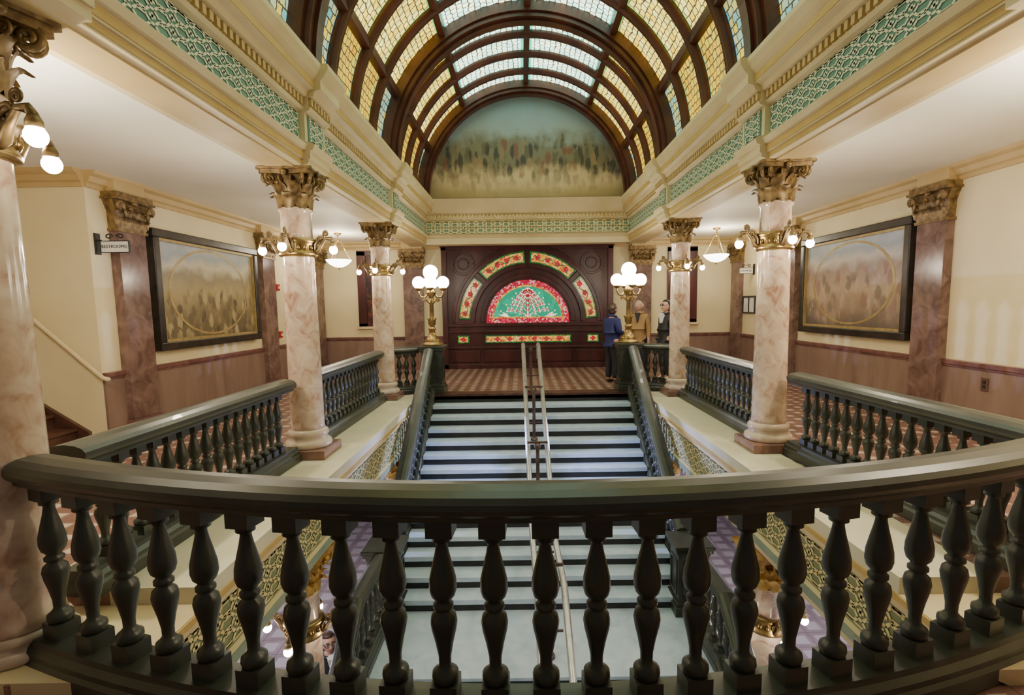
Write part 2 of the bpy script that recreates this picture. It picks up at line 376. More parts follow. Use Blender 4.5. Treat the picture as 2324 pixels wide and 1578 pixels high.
# lower fascia
LP=[(2.04,-.1),(2.04,-.15),(2.1,-.18),(2.1,-.24),(2.14,-.25),(2.14,-.62),(2.1,-.64),(2.1,-.72),(2.3,-.76),(2.34,-1.02),(2.85,-1.02),(2.85,-.1)]
lo=MB(); lb=MB(); lff=MB(); lg=MB(); lgs=MB()
for s in (-1,1):
    lo.prism([(s*x,z) for x,z in LP],'y',2.3,9.9)
    lb.box(s*2.15,s*2.13,2.3,9.9,-.62,-.25); fret(lff,(s*2.13,2.3,-.6),(0,1),7.5,.33,3,.22,(-s*.006,0),.024)
    lg.box(s*2.11,s*2.09,2.3,9.9,-.715,-.645); lgs.box(s*2.05,s*2.03,2.3,9.9,-.145,-.105)
for i in range(26):
    a,b=xs[i],xs[i+1]; lo.prism([(a,arcy(a)-.2),(b,arcy(b)-.2),(b,arcy(b)+.2),(a,arcy(a)+.2)],'z',-1.1,FZ-.1)
lw=struct('trim_9',lo,cream_m,'moulded fascia of the stairwell edge above the lower storey',cat='fascia')
lb.build('frieze_panel',lgreen_m,lw); lff.build('fretwork',lfret_m,lw); lg.build('sage_band',sage_m,lw); lgs.build('ochre_band',gold_strip,lw)
# ---------------------------------------------------------------- vault skylight
CZ=4.1; VR=2.43
glass=[brick_glass('pale_aqua_scale_glass',(.42,.93,.78),(.88,.97,.62),(.01,.4,.26),4.2),
       brick_glass('yellow_scale_glass',(.92,.6,.01),(.85,.8,.22),(.12,.42,.06),2.6),
       brick_glass('amber_scale_glass',(.8,.41,.0),(.72,.57,.04),(.06,.3,.2),1.7),
       brick_glass('blue_green_scale_glass',(.1,.48,.48),(.76,.57,.03),(.02,.2,.32),1.6)]
va=thing('window_1','stained glass barrel vault skylight with dark mahogany ribs','skylight',(0,0,0),kind='structure')
AN=[0,26,55,90,125,154,180]
TH=[2.3,5.8,9.4,12.45]
def pane(a0,a1,y0,y1,m):
    n=6; r=VR+.06; vs=[];fs=[]; me=bpy.data.meshes.new('pane')
    for i in range(n+1):
        a=R(a0+(a1-a0)*i/n); vs+= [(r*cos(a),y0,CZ+r*sin(a)),(r*cos(a),y1,CZ+r*sin(a))]
    for i in range(n): fs.append((2*i,2*i+1,2*i+3,2*i+2))
    me.from_pydata(vs,[],fs); me.materials.append(m)
    A=me.uv_layers.new(name='met'); B=me.uv_layers.new(name='unit')
    for p in me.polygons:
        for li in p.loop_indices:
            vi=me.loops[li].vertex_index; t=(vi//2)/n; u=vi%2
            A.data[li].uv=(u*(y1-y0),t*R(abs(a1-a0))*r); B.data[li].uv=(u,t)
    inst('pane',me,va)
for k in range(3):
    ya,yb=TH[k],TH[k+1]; d=(yb-ya)/4
    for j in range(4):
        y0,y1=ya+d*j,ya+d*(j+1)
        if j: 
            MB().arc(0,CZ,VR-.05,VR+.14,0,PI,40,y0-.05,y0+.05,True).build('thin_rib',vwood_m,va)
        for i in range(6):
            g=glass[0] if i in (2,3) else (glass[1] if i in (1,4) else glass[2])
            if i in (0,5) and j in (0,3): g=glass[3]
            pane(AN[i],AN[i+1],y0,y1,g)
for y in TH:
    r=MB().arc(0,CZ,VR-.16,VR+.16,0,PI,48,y-.16,y+.16).arc(0,CZ,VR-.2,VR-.1,0,PI,48,y-.08,y+.08).arc(0,CZ,VR-.09,VR+.1,0,PI,48,y-.21,y+.21)
    r.build('main_rib',vwood_m,va)
for a in AN:
    t=R(a); c=Vector((cos(t),0,sin(t)))
    MB().bar((c.x*(VR+.03),TH[0],CZ+c.z*(VR+.03)),(c.x*(VR+.03),TH[-1],CZ+c.z*(VR+.03)),.11,.14).build('purlin',vwood_m,va)
# mural
mural_m=scenic('soft_outdoor_mural',0,2.4,[(0,(.42,.3,.17)),(.2,(.52,.4,.24)),(.32,(.16,.14,.09)),(.52,(.17,.17,.13)),(.64,(.28,.34,.36)),(1,(.26,.42,.52))],
   [(.06,(0,0,0)),(.22,(.6,.6,.6)),(.3,(1,1,1)),(.5,(1,1,1)),(.58,(0,0,0))],[(.02,.022,.03),(.035,.035,.04),(.18,.07,.05),(.1,.085,.06),(.03,.03,.03),(.26,.17,.1)],(8,1,3),.7)
mu=thing('mural','arched painted mural of a muted outdoor scene filling the lunette under the vault','mural',(0,12.6,4.1))
MB().prism([( (VR-.02)*cos(PI*i/40),4.1+(VR-.02)*sin(PI*i/40)) for i in range(41)],'y',12.62,12.66).build('canvas',mural_m,mu)
MB().arc(0,4.1,VR-.14,VR+.02,0,PI,40,12.56,12.64).box(-VR,VR,12.56,12.64,4.04,4.12).build('frame',vwood_m,mu)
# ---------------------------------------------------------------- columns
def leaf(mb,mp,r0,z0,h,w,curl):
    vs=[];fs=[];n=8
    for i in range(n+1):
        t=i/n; o=r0+.015*t+curl*max(0,t-.45)**2*1.1; z=z0+h*(t if t<.85 else .85-(t-.85)*.9)
        ww=w*(.75+.5*sin(PI*min(1,t*1.1)))*(1-.7*max(0,(t-.65)/.35)**2)*(1+.12*cos(t*22))
        for q in (-1,-.5,0,.5,1): vs.append(mp(q*ww/2,o+.014*(1-abs(q))+(.01 if abs(q)==.5 else 0),z))
    for i in range(n):
        for k in range(4):
            a=i*5+k; fs.append((a,a+1,a+6,a+5))
    mb.add(vs,fs,True)
def volute(mb,mp,rc,zc,Rr,stalk,th=.02):
    pts=[mp(0,stalk[0],stalk[1]),mp(0,(stalk[0]*.6+(rc-Rr)*.4),zc-Rr*.6)]
    for k in range(26):
        ph=R(165-k*24); ro=Rr*(1-.78*k/25); pts.append(mp(0,rc+ro*cos(ph),zc+ro*sin(ph)))
    mb.tube(pts,[th*.7]+[th]*(len(pts)-1),7)
def radial(a):
    d=(cos(a),sin(a)); return lambda l,o,z:(d[0]*o-d[1]*l,d[1]*o+d[0]*l,z)
def capital_mesh(z0,h,r):
    mb=MB(); mb.lathe([(r,z0),(r*1.02,z0+h*.3),(r*1.1,z0+h*.6),(r*1.4,z0+h*.85),(r*1.45,z0+h*.88)],24)
    for k in range(8): leaf(mb,radial(2*PI*k/8),r+.005,z0,h*.48,.13,.26)
    for k in range(8): leaf(mb,radial(2*PI*(k+.5)/8),r+.01,z0+h*.12,h*.66,.12,.28)
    for k in range(4):
        for da in (-.13,.13): volute(mb,radial(PI/4+k*PI/2+da),r+.115,z0+h*.74,.066,(r+.01,z0+h*.3),.02)
        mb.ball(radial(k*PI/2)(0,r+.11,z0+h*.86),(.04,.04,.035),8,6)
        for da in (-.25,.25): volute(mb,radial(k*PI/2+da),r+.07,z0+h*.72,.035,(r+.01,z0+h*.4),.011)
    return mb
def abacus(hw,seg=6):
    poly=[]
    for k in range(4):
        a=PI/4+k*PI/2; b=a+PI/2
        p=Vector((cos(a),sin(a)))*hw*1.414; q=Vector((cos(b),sin(b)))*hw*1.414
        for i in range(seg):
            t=.06+.88*i/(seg-1); w=p.lerp(q,t); w=w*(1-.17*sin(PI*t)); poly.append((w.x,w.y))
    return poly
def make_column(capm,label):
    t=thing('column',label,'column')
    MB().box(-.29,.29,-.29,.29,0,.1).build('plinth',plinth_m,t,.008)
    MB().lathe([(.255,.1),(.27,.125),(.265,.16),(.24,.18),(.215,.2),(.218,.22),(.236,.24),(.23,.275),(.198,.3)],32).build('base',base_m,t)
    MB().lathe([(.198,.3),(.19,.34),(.188,.8),(.184,1.3),(.178,1.8),(.173,2.19),(.171,2.36),(.168,2.63),(.185,2.64),(.19,2.66),(.18,2.68)],32).build('shaft',shaft_m,t)
    co=MB().lathe([(.175,2.17),(.205,2.18),(.212,2.2),(.2,2.215),(.19,2.24),(.192,2.29),(.202,2.32),(.216,2.335),(.205,2.36),(.17,2.365)],32)
    for k in range(16): co.ball(radial(2*PI*k/16)(0,.195,2.265),(.022,.022,.03),8,6)
    co=co.build('collar',gold_m,t)
    for k in range(4):
        mp=radial(k*PI/2); ar=MB()
        ar.tube([mp(0,.19,2.22),mp(0,.24,2.24),mp(0,.28,2.31),mp(0,.33,2.37),mp(0,.385,2.37),mp(0,.41,2.33)],[.03,.028,.022,.02,.02,.024],8)
        volute(ar,mp,.27,2.35,.045,(.2,2.3),.013); volute(ar,mp,.33,2.42,.03,(.3,2.36),.01)
        leaf(ar,lambda l,o,z,mp=mp:mp(l,o,z),.2,2.22,.17,.07,.5)
        ar.lathe([(.02,.03),(.035,.0),(.038,-.03)],12,mp(0,.41,2.31))
        a=ar.build('light_arm',bronze_m,t)
        MB().ball(mp(0,.412,2.245),.047,14,10).build('bulb',bulb_m,a)
    ca=capital_mesh(2.66,.41,.165).build('capital',capm,t)
    MB().prism(abacus(.29),'z',3.0,3.045).prism(abacus(.315),'z',3.04,3.066).build('abacus',capm,ca)
    return t
KX=.93
col=make_column(bronze_m,'tall pink veined marble column at the left edge, nearest of all columns')
def setl(o,label,loc,group=None,rz=None,sc=None):
    o['label']=label; o.location=loc
    if sc: o.scale=sc
    if group: o['group']=group
    if rz is not None: o.rotation_euler=(0,0,rz)
    return o
G='marble columns of the upper gallery'; col['group']=G; K1=(KX,KX,1)
setl(copy_tree(col),'marble column on the left between near and far balustrades, in front of left painting',(-2.56,5.8,.004),G,None,K1)
setl(copy_tree(col),'far left marble column beside the left globe lamp pedestal',(-2.62,9.4,.004),G,None,K1)
setl(copy_tree(col),'marble column on the right beside the right-hand painting',(2.58,5.8,.004),G,None,K1)
setl(copy_tree(col),'far right marble column hiding the person in sunglasses',(2.64,9.4,.004),G,None,K1)
col.location=(-2.79,2.6,FZ+.004); col.scale=(1,1,1.057); col.rotation_euler=(0,0,R(-9))
for ch in col.children:
    if ch.name.startswith(('collar','light_arm')): ch.location.z+=.22
    if ch.name.startswith(('base','plinth')): ch.scale=(.92,.92,.667)
    if ch.name.startswith('shaft'): ch.scale=(1,1,1.042); ch.location.z=-.1126
lcol=make_column(lowgold_m,'marble column with gilded capital below the left ledge, beside the man downstairs')
G2='gilded columns of the lower storey'; lcol['group']=G2
K2=(1,1,1.034)
lcol.location=(-2.6,5.5,LZ+.002); lcol.scale=K2
setl(copy_tree(lcol),'marble column with gilded capital below the right ledge',(2.5,5.5,LZ+.002),G2)
setl(copy_tree(lcol),'lower column whose gilded capital shows left of the upper stair flight',(-2.5,9.4,LZ+.002),G2)
setl(copy_tree(lcol),'lower column whose gilded capital shows right of the upper stair flight',(2.5,9.4,LZ+.002),G2)
# pilasters
def make_pil(label):
    t=thing('pilaster',label,'pilaster'); w=.25
    MB().box(-w-.04,w+.04,-.17,0,0,.14).box(-w-.02,w+.02,-.15,0,.14,.2).build('base',cap_m,t,.006)
    MB().box(-w,w,-.12,0,.2,2.66).build('shaft',pil_m,t,.006)
    c=MB(); c.prism([(-w,2.66),(w,2.66),(w+.01,2.9),(w+.07,3.03),(-w-.07,3.03),(-w-.01,2.9)],'y',-.13,0)
    c.box(-w-.02,w+.02,-.145,0,2.64,2.68)
    fm=lambda cx:(lambda l,o,z:(cx+l,-o,z))
    for i in range(4): leaf(c,fm(-.19+.127*i),.13,2.67,.18,.14,.25)
    for i in range(5): leaf(c,fm(-.25+.125*i),.135,2.72,.24,.12,.28)
    for s in (-1,1):
        volute(c,lambda l,o,z,s=s:(s*o,-.2+l,z),w+.03,2.95,.06,(w-.05,2.78),.02)
        volute(c,lambda l,o,z,s=s:(s*o,-.17+l,z),.06,2.93,.035,(.02,2.8),.012)
    c.ball((0,-.18,3.02),(.045,.04,.035),8,6)
    c=c.build('capital',bronze_m,t)
    MB().box(-w-.1,w+.1,-.22,0,3.03,3.06).box(-w-.08,w+.08,-.2,0,3.06,3.125).build('abacus',bronze_m,c)
    MB().box(-w-.02,w+.02,-.14,0,3.12,ZC).build('entablature_block',tan_m,t)
    return t
pl=make_pil('mauve marble pilaster between the RESTROOMS sign and the left painting')
GP='marble wall pilasters'; pl['group']=GP; pl.location=(-XW,7.12,0); pl.rotation_euler=(0,0,PI/2)
for lb_,loc,rz in [('marble pilaster past the far edge of the left painting, partly behind a column',(-XW,10.9,0),PI/2),
   ('marble pilaster in the far left corner beyond the pendant lamp',(-XW,13.6,0),PI/2),
   ('marble pilaster to the right of the right-hand painting',(XW,7.15,0),-PI/2),
   ('marble pilaster on the right wall just past the far edge of the right-hand painting',(XW,10.9,0),-PI/2),
   ('marble pilaster in the far right corner near the hanging room sign',(XW,13.6,0),-PI/2),
   ('marble pilaster left of the wooden screen, behind the left globe lamp',(-2.98,YF,0),0),
   ('marble pilaster right of the wooden screen, behind the bald man',(2.98,YF,0),0)]:
    setl(copy_tree(pl),lb_,loc,GP,rz)
# ---------------------------------------------------------------- balustrades
bal=MB(); bal.box(-.054,.054,-.054,.054,0,.06)
bal.lathe([(.048,.06),(.055,.075),(.053,.09),(.036,.1),(.025,.112),(.026,.14),(.037,.185),(.05,.225),(.055,.25),(.049,.272),(.032,.284),(.03,.29),(.041,.295),(.041,.306),(.03,.312),(.032,.32),(.048,.333),(.056,.355),(.054,.385),(.042,.425),(.029,.465),(.023,.49),(.024,.5),(.039,.505),(.039,.518),(.047,.525)],18)
bal.box(-.052,.052,-.052,.052,.523,.58)
bal_me=bal.build('baluster_mesh_source',rail_m); bm_=bal_me.data; bm_.name='baluster'; bpy.data.objects.remove(bal_me)
half=[(.06,.755),(.082,.757),(.086,.777),(.1,.785),(.112,.798),(.121,.818),(.119,.842),(.1,.864),(.06,.88)]
HP=[(-a,b) for a,b in half]+[(0,.887)]+half[::-1]
BP=[(-.13,0),(-.13,.07),(-.115,.085),(-.115,.11),(-.09,.13),(-.085,.155),(.085,.155),(.09,.13),(.115,.11),(.115,.085),(.13,.07),(.13,0)]
def balustrade(name,label,path,sp,group=None,margin=.12,dz=0,bs=1.0,anchor=None,bw=.84,rw=1.0):
    path=[Vector(p) for p in path]; mid=path[len(path)//2]
    t=thing(name,label,'balustrade',(mid.x,mid.y,mid.z),group=group)
    MB().sweep([(a*rw,b+dz) for a,b in HP],path).build('handrail',rail_m,t); MB().sweep([(a*rw,b*bs) for a,b in BP],path).build('base_rail',rail_m,t)
    ls=[0]
    for i in range(1,len(path)): ls.append(ls[-1]+(path[i]-path[i-1]).length)
    tot=ls[-1]; n=max(1,round((tot-2*margin)/sp)); zb=.152*bs; sc=(.758+dz-zb)/.58
    ds=[margin+(tot-2*margin)*k/n for k in range(n+1)]
    if anchor is not None:
        # the front rail: spacing opens out gently towards both ends
        i=max(j for j in range(len(path)-1) if path[j].x<=anchor); d0=ls[i]+(anchor-path[i].x)/(path[i+1].x-path[i].x)*(ls[i+1]-ls[i]); ds=[d0]
        for sg in (-1,1):
            d=d0
            while True:
                d+=sg*sp*(1+.05*(d-d0)**2)
                if d<.058 or d>tot-.05: break
                ds.append(d)
    for d in ds:
        i=max(j for j in range(len(ls)) if ls[j]<=d+1e-6); i=min(i,len(path)-2)
        q=path[i].lerp(path[i+1],(d-ls[i])/(ls[i+1]-ls[i])); dr=path[i+1]-path[i]
        o=inst('baluster',bm_,t,(q.x-mid.x,q.y-mid.y,q.z-mid.z+zb),math.atan2(dr.y,dr.x)); o.scale=(bw,bw,sc)
    return t
fx=[-2.6+5.22*i/80 for i in range(81)]
GB='dark green balustrades round the stairwell'
balustrade('balustrade','dark green balustrade across the foreground, bowed towards the viewer',[(x,arcy(x),FZ+.006) for x in fx],.209,GB,.13,.205,1.12,anchor=-.075,bw=1.02)
balustrade('balustrade','near left gallery balustrade between the two nearest left columns',[(-2.7,2.86,.004),(-2.66,5.52,.004)],.152,GB,.22)
balustrade('balustrade','far left gallery balustrade between second and third left columns',[(-2.66,6.1,.004),(-2.66,9.1,.004)],.16,GB)
balustrade('balustrade','near right gallery balustrade running out of the right edge',[(2.86,2.86,.004),(2.74,5.52,.004)],.152,GB,.2)
balustrade('balustrade','far right gallery balustrade between the two right columns',[(2.68,6.1,.004),(2.68,9.1,.004)],.16,GB)
balustrade('balustrade','short balustrade between far left column and left lamp pedestal',[(-2.66,9.74,.0),(-2.16,10.04,.0)],.15,GB,.08)
balustrade('balustrade','short balustrade between right lamp pedestal and far right column',[(2.66,9.74,.0),(2.16,10.04,.0)],.15,GB,.08)
# ---------------------------------------------------------------- stairs
SH=1.8; NR=14; RI=2.2/14; TR=.264; YT=9.75
st=thing('staircase','wide stair with pale marble treads and black risers rising to the far landing','staircase',(0,6.3,-2.2))
for i in range(1,NR+1):
    y1=YT-TR*(i-1); zt=-RI*(i-1); th=.068 if i>1 else .035
    MB().box(-SH,SH,y1,y1+.03,zt-RI,zt-th).build('riser',riser_m,st)
    if i<NR: MB().box(-SH,SH,y1-TR-.025,y1+.01,zt-RI-.068,zt-RI).build('tread',tread_m,st,.006)
MB().box(-SH,SH,YT-.025,YT+.28,-.035,.004).build('top_nosing',stairwood_m,st)
yl=YT-TR*(NR-1); YL=5.12
MB().box(-SH,SH,YL-.03,yl+.03,-2.24,-2.2).build('landing',tread_m,st,.006)
for s in (-1,1):
    MB().prism([(YT,-.02),(YT,-.35),(yl,-2.55),(YL,-2.55),(YL,-2.2),(yl+.1,-2.2),(YT-.1,.0)],'x',s*SH,s*2.0).build('stringer',rail_m,st)
sl=thing('staircase','lower stair flight falling from the half landing towards the viewer','staircase',(0,3.5,LZ))
for i in range(12):
    y1=YL-TR*i; zt=-2.2-2.0/12*i
    MB().box(-SH,SH,y1,y1+.03,zt-2.0/12,zt-.04).build('riser',riser_m,sl)
    if i<11: MB().box(-SH,SH,y1-TR-.02,y1,zt-2.0/12-.035,zt-2.0/12).build('tread',tread_m,sl)
for s in (-1,1): MB().prism([(YL,-2.25),(YL,-2.6),(YL-TR*11.5,LZ),(YL-TR*12.3,LZ)],'x',s*SH,s*2.0).build('stringer',rail_m,sl)
GS='stair balustrades'
for s,w in ((-1,'left'),(1,'right')):
    balustrade('stair_balustrade','sloping dark green balustrade down the %s side of the main stair'%w,[(s*1.9,9.78,-.02),(s*1.9,6.58,-2.15)],.17,GS,.1,rw=.8)
    balustrade('stair_balustrade','balustrade on the %s of the half landing and lower flight'%w,[(s*1.9,6.08,-2.2),(s*1.9,YL,-2.2),(s*1.9,2.6,-4.0)],.18,GS,.1,rw=.8)
def make_newel(label,h):
    t=thing('newel_pedestal',label,'pedestal')
    MB().box(-.23,.23,-.23,.23,0,.12).box(-.21,.21,-.21,.21,.12,.17).build('base',rail_m,t,.01)
    sh=MB().box(-.185,.185,-.185,.185,.17,h-.14)
    for ax in range(4):
        mp=radial(ax*PI/2)
        for l0,l1,z0,z1 in ((-.13,-.1,.24,h-.21),(.1,.13,.24,h-.21),(-.13,.13,.24,.27),(-.13,.13,h-.24,h-.21)):
            a=mp(l0,.18,z0); b=mp(l1,.2,z1); sh.box(a[0],b[0],a[1],b[1],z0,z1)
    sh.build('shaft',rail_m,t)
    MB().box(-.2,.2,-.2,.2,h-.14,h-.1).box(-.225,.225,-.225,.225,h-.1,h-.05).box(-.245,.245,-.245,.245,h-.05,h).build('cap',rail_m,t,.01)
    return t
nw=make_newel('dark green pedestal carrying the left globe lamp',.9); nw.location=(-1.86,10.04,.002)
setl(copy_tree(nw),'dark green pedestal carrying the right globe lamp, beside the woman in blue',(1.86,10.04,.002))
setl(copy_tree(nw),'dark newel at the left of the half landing',(-1.9,6.33,-2.2))
setl(copy_tree(nw),'dark newel at the right of the half landing',(1.9,6.33,-2.2))
# globe lamps
lp=thing('globe_lamp','brass standing lamp with white globes on the left pedestal','lamp',group='brass globe lamps')
MB().lathe([(.19,0),(.19,.03),(.15,.05),(.14,.08),(.15,.1),(.1,.14),(.07,.2),(.055,.28),(.075,.31),(.05,.35)],20).build('base',gold_m,lp)
sm=MB().lathe([(.045,.35),(.05,.4),(.042,.5),(.038,.78),(.06,.8),(.06,.82),(.04,.84),(.05,.92),(.09,.97),(.1,1.0),(.06,1.04),(.035,1.1),(.03,1.2),(.065,1.24),(.07,1.26)],20)
for k in range(6): leaf(sm,radial(k*PI/3),.045,.38,.16,.05,.12)
sm=sm.build('stem',gold_m,lp)
for k in range(4):
    mp=radial(k*PI/2+.1); a=MB().tube([mp(0,.05,.98),mp(0,.12,.9),mp(0,.19,.91),mp(0,.225,.98),mp(0,.225,1.05)],[.022,.02,.018,.018,.02],8)
    a.lathe([(.03,0),(.07,.03),(.075,.05)],14,mp(0,.225,1.03)); volute(a,mp,.12,.85,.035,(.06,.8),.011)
    a=a.build('arm',gold_m,lp)
    MB().ball(mp(0,.225,1.18),.118,18,12).build('globe',globe_m,a)
MB().ball((0,0,1.37),.14,20,14).build('globe',globe_m,lp)
lp.location=(-1.86,10.04,.902)
setl(copy_tree(lp),'brass standing lamp with white globes on the right pedestal near the people',(1.86,10.04,.902))
# centre handrail
hr=thing('center_handrail','double nickel handrail on dark posts down the middle of the stair','handrail',(0,8,-1))
def stz(y): return -max(0,min(YT-y,YT-yl))*(RI/TR)
def hx(y): return .022*(YT-y)
for s in (-1,1):
    pts=[(s*.14,10.0,.62),(s*.14,10.02,.88),(s*.14,9.9,.9)]
    pts+=[(s*.14,YT,.9),(s*.14+hx(yl),yl,-2.2+.95),(s*.14+hx(YL),YL+.05,-2.2+.95),(s*.14+hx(2.6),2.6,-2.2+.95-2.0/12/TR*(YL-2.6))]
    MB().tube(pts,.036,10).build('rail',steel_m,hr)
for y in (9.9,8.7,7.6,6.6,5.4):
    i=math.ceil((YT-y)/TR) if y<YT else 0; zf=-RI*min(NR,max(0,i)) if y>yl else -2.2
    zr=.9 if y>=YT else (stz(y)+.95*1.0 if y<YT-.5 else .9); X=max(0,hx(y))
    p=MB().box(X-.026,X+.026,y-.026,y+.026,zf,zr-.12).lathe([(.06,0),(.06,.03),(.04,.06)],12,(X,y,zf)).ball((X,y,zr-.1),.05,12,8)
    p.box(X-.15,X+.15,y-.015,y+.015,zr-.06,zr-.03).box(X-.15,X+.15,y-.012,y+.012,zf+.3,zf+.32)
    p.build('post',post_m,hr)
# ---------------------------------------------------------------- pendants
pn=thing('pendant_lamp','white glass bowl pendant hanging in the left gallery','pendant lamp',group='bowl pendants')
MB().lathe([(.09,0),(.08,-.03),(.03,-.05)][::-1],16).build('canopy',gold_m,pn)
rd=MB()
for k in range(3):
    a=2*PI*k/3+.5; rd.tube([(.03*cos(a),.03*sin(a),-.15),(.27*cos(a),.27*sin(a),-.6)],.008,6)
rd.tube([(0,0,-.04),(0,0,-.16)],.012,6); rd.ball((0,0,-.15),.045,10,8); rd.build('rods',gold_m,pn)
MB().lathe([(.01,-.77),(.1,-.755),(.2,-.7),(.27,-.63),(.285,-.6),(.27,-.6)],24).build('bowl',bowl_m,pn)
MB().lathe([(.005,-.82),(.02,-.8),(.025,-.78),(.012,-.765)],10).build('finial',gold_m,pn)
pn.location=(-4.3,12.2,ZC)
setl(copy_tree(pn),'white glass bowl pendant hanging in the right gallery',(4.28,12.2,ZC))
# ---------------------------------------------------------------- paintings
def painting(s,y0,y1,z0,z1,label,m):
    x=s*XW; t=thing('framed_painting',label,'painting',(x,(y0+y1)/2,z0))
    fw=.12; xi=x-s*.14
    f=MB()
    f.box(x,xi,y0,y1,z0,z0+fw); f.box(x,xi,y0,y1,z1-fw,z1); f.box(x,xi,y0,y0+fw,z0+fw,z1-fw); f.box(x,xi,y1-fw,y1,z0+fw,z1-fw)
    f.build('frame',frame_m,t,.015)
    g=MB(); a=fw; b=fw+.04; xg=x-s*.11
    g.box(x,xg,y0+a,y1-a,z0+a,z0+b); g.box(x,xg,y0+a,y1-a,z1-b,z1-a); g.box(x,xg,y0+a,y0+b,z0+b,z1-b); g.box(x,xg,y1-b,y1-a,z0+b,z1-b)
    g.build('gilt_slip',gilt_m,t)
    MB().box(x-s*.02,x-s*.07,y0+b-.01,y1-b+.01,z0+b-.01,z1-b+.01).build('canvas',m,t)
    r=MB(); cy,cz=(y0+y1)/2-.02,(z0+z1)/2; A,B=1.1,.69; n=56; vs=[];fs=[]
    for i in range(n):
        a=2*PI*i/n
        for k in (1,.95): vs.append((x-s*.073,cy+A*k*cos(a),cz+B*k*sin(a)))
    for i in range(n): j=(i+1)%n; fs.append((2*i,2*i+1,2*j+1,2*j))
    r.add(vs,fs).build('painted_ring',gilt_m,t)
p1=scenic('muted_landscape_painting',.1,1.65,[(0,(.09,.065,.03)),(.3,(.2,.15,.065)),(.5,(.34,.27,.12)),(.62,(.24,.2,.11)),(.74,(.52,.47,.32)),(.85,(.3,.34,.34)),(1,(.45,.48,.46))],
   [(.02,(0,0,0)),(.12,(1,1,1)),(.42,(1,1,1)),(.55,(0,0,0))],[(.05,.035,.02),(.42,.34,.17),(.11,.08,.04),(.25,.2,.11)],(1,7.5,4.5),fac=.75)
p2=scenic('muted_street_painting',.1,1.65,[(0,(.08,.06,.05)),(.25,(.28,.2,.13)),(.45,(.4,.3,.2)),(.62,(.28,.2,.155)),(.75,(.5,.46,.4)),(.85,(.3,.35,.38)),(1,(.46,.5,.52))],
   [(.05,(0,0,0)),(.2,(.8,.8,.8)),(.55,(1,1,1)),(.68,(0,0,0))],[(.22,.1,.07),(.36,.26,.17),(.11,.08,.06),(.45,.35,.25)],(1,5.5,3.6),fac=.7)
painting(-1,7.5,10.4,1.05,2.78,'large dark framed painting with a gilt ring on the left wall',p1)
painting(1,7.5,10.4,1.05,2.8,'large dark framed painting with a gilt ring on the right wall',p2)
# ---------------------------------------------------------------- wooden screen with stained glass
sc=thing('stained_glass_screen','dark mahogany screen with arched stained glass at the end of the landing','stained glass window',(0,13.9,0))
MB().box(-2.18,2.18,13.84,YF,0,3.16).build('panel',swood_m,sc)
f=MB(); f.box(-2.22,-2.08,13.78,YF,0,3.18); f.box(2.08,2.22,13.78,YF,0,3.18); f.box(-2.22,2.22,13.78,YF,3.06,3.18); f.box(-2.25,2.25,13.76,YF,3.14,3.2)
f.box(-2.22,2.22,13.78,YF,0,.12); f.box(-2.08,2.08,13.79,YF,.94,1.0); f.box(-2.08,2.08,13.79,YF,.52,.58); f.box(-2.08,2.08,13.78,YF,1.1,1.18)
CX0=1.22
f.arc(0,CX0,1.12,1.24,0,PI,40,13.78,13.9); f.arc(0,CX0,1.38,1.5,0,PI,40,13.76,13.9); f.arc(0,CX0,1.8,1.96,0,PI,40,13.74,13.9); f.arc(0,CX0,1.88,1.92,0,PI,40,13.72,13.9)
f.arc(0,CX0,1.06,1.14,0,PI,40,13.8,13.9)
for a in (0,43,90,137,180):
    a=R(a); f.bar((1.4*cos(a),13.82,CX0+1.4*sin(a)),(1.9*cos(a),13.82,CX0+1.9*sin(a)),.1,.12)
for s in (-1,1):
    f.arc(s*1.66,2.72,.24,.3,0,2*PI,24,13.8,13.9); f.arc(s*1.66,2.72,.12,.16,0,2*PI,20,13.8,13.9)
for a,b in ((-2.0,-1.25),(-1.15,-.05),(.05,1.15),(1.25,2.0)): f.box(a,b,13.81,13.9,.17,.47)
f.build('frame',swood_m,sc,.01)
red_amb=vitrail('amber_glass',[(.85,.4,.02),(.85,.52,.1),(.75,.25,.02),(.85,.45,.05),(.6,.06,.02),(.9,.6,.25)],24,1.2,.025)
redg=vitrail('crimson_rose_glass',[(.6,.005,.05),(.45,.0,.02),(.75,.09,.12),(.55,.0,.035),(.85,.4,.35)],24,1.35,.03)
deepred=vitrail('deep_red_glass',[(.5,.0,.02),(.42,.0,.015),(.58,.01,.03)],18,1.2,.03)
tealg=vitrail('green_teal_glass',[(.0,.36,.19),(.0,.41,.22),(.0,.33,.17),(.01,.43,.23)],5,1.2,.006)
creamg=vitrail('cream_rose_glass',[(.95,.85,.55),(.95,.75,.5),(.9,.45,.3),(.95,.9,.65),(.95,.8,.5)],12,1.7,.015)
greeng=vitrail('green_glass',[(.01,.2,.04),(.04,.27,.05),(.01,.16,.03)],14,.8)
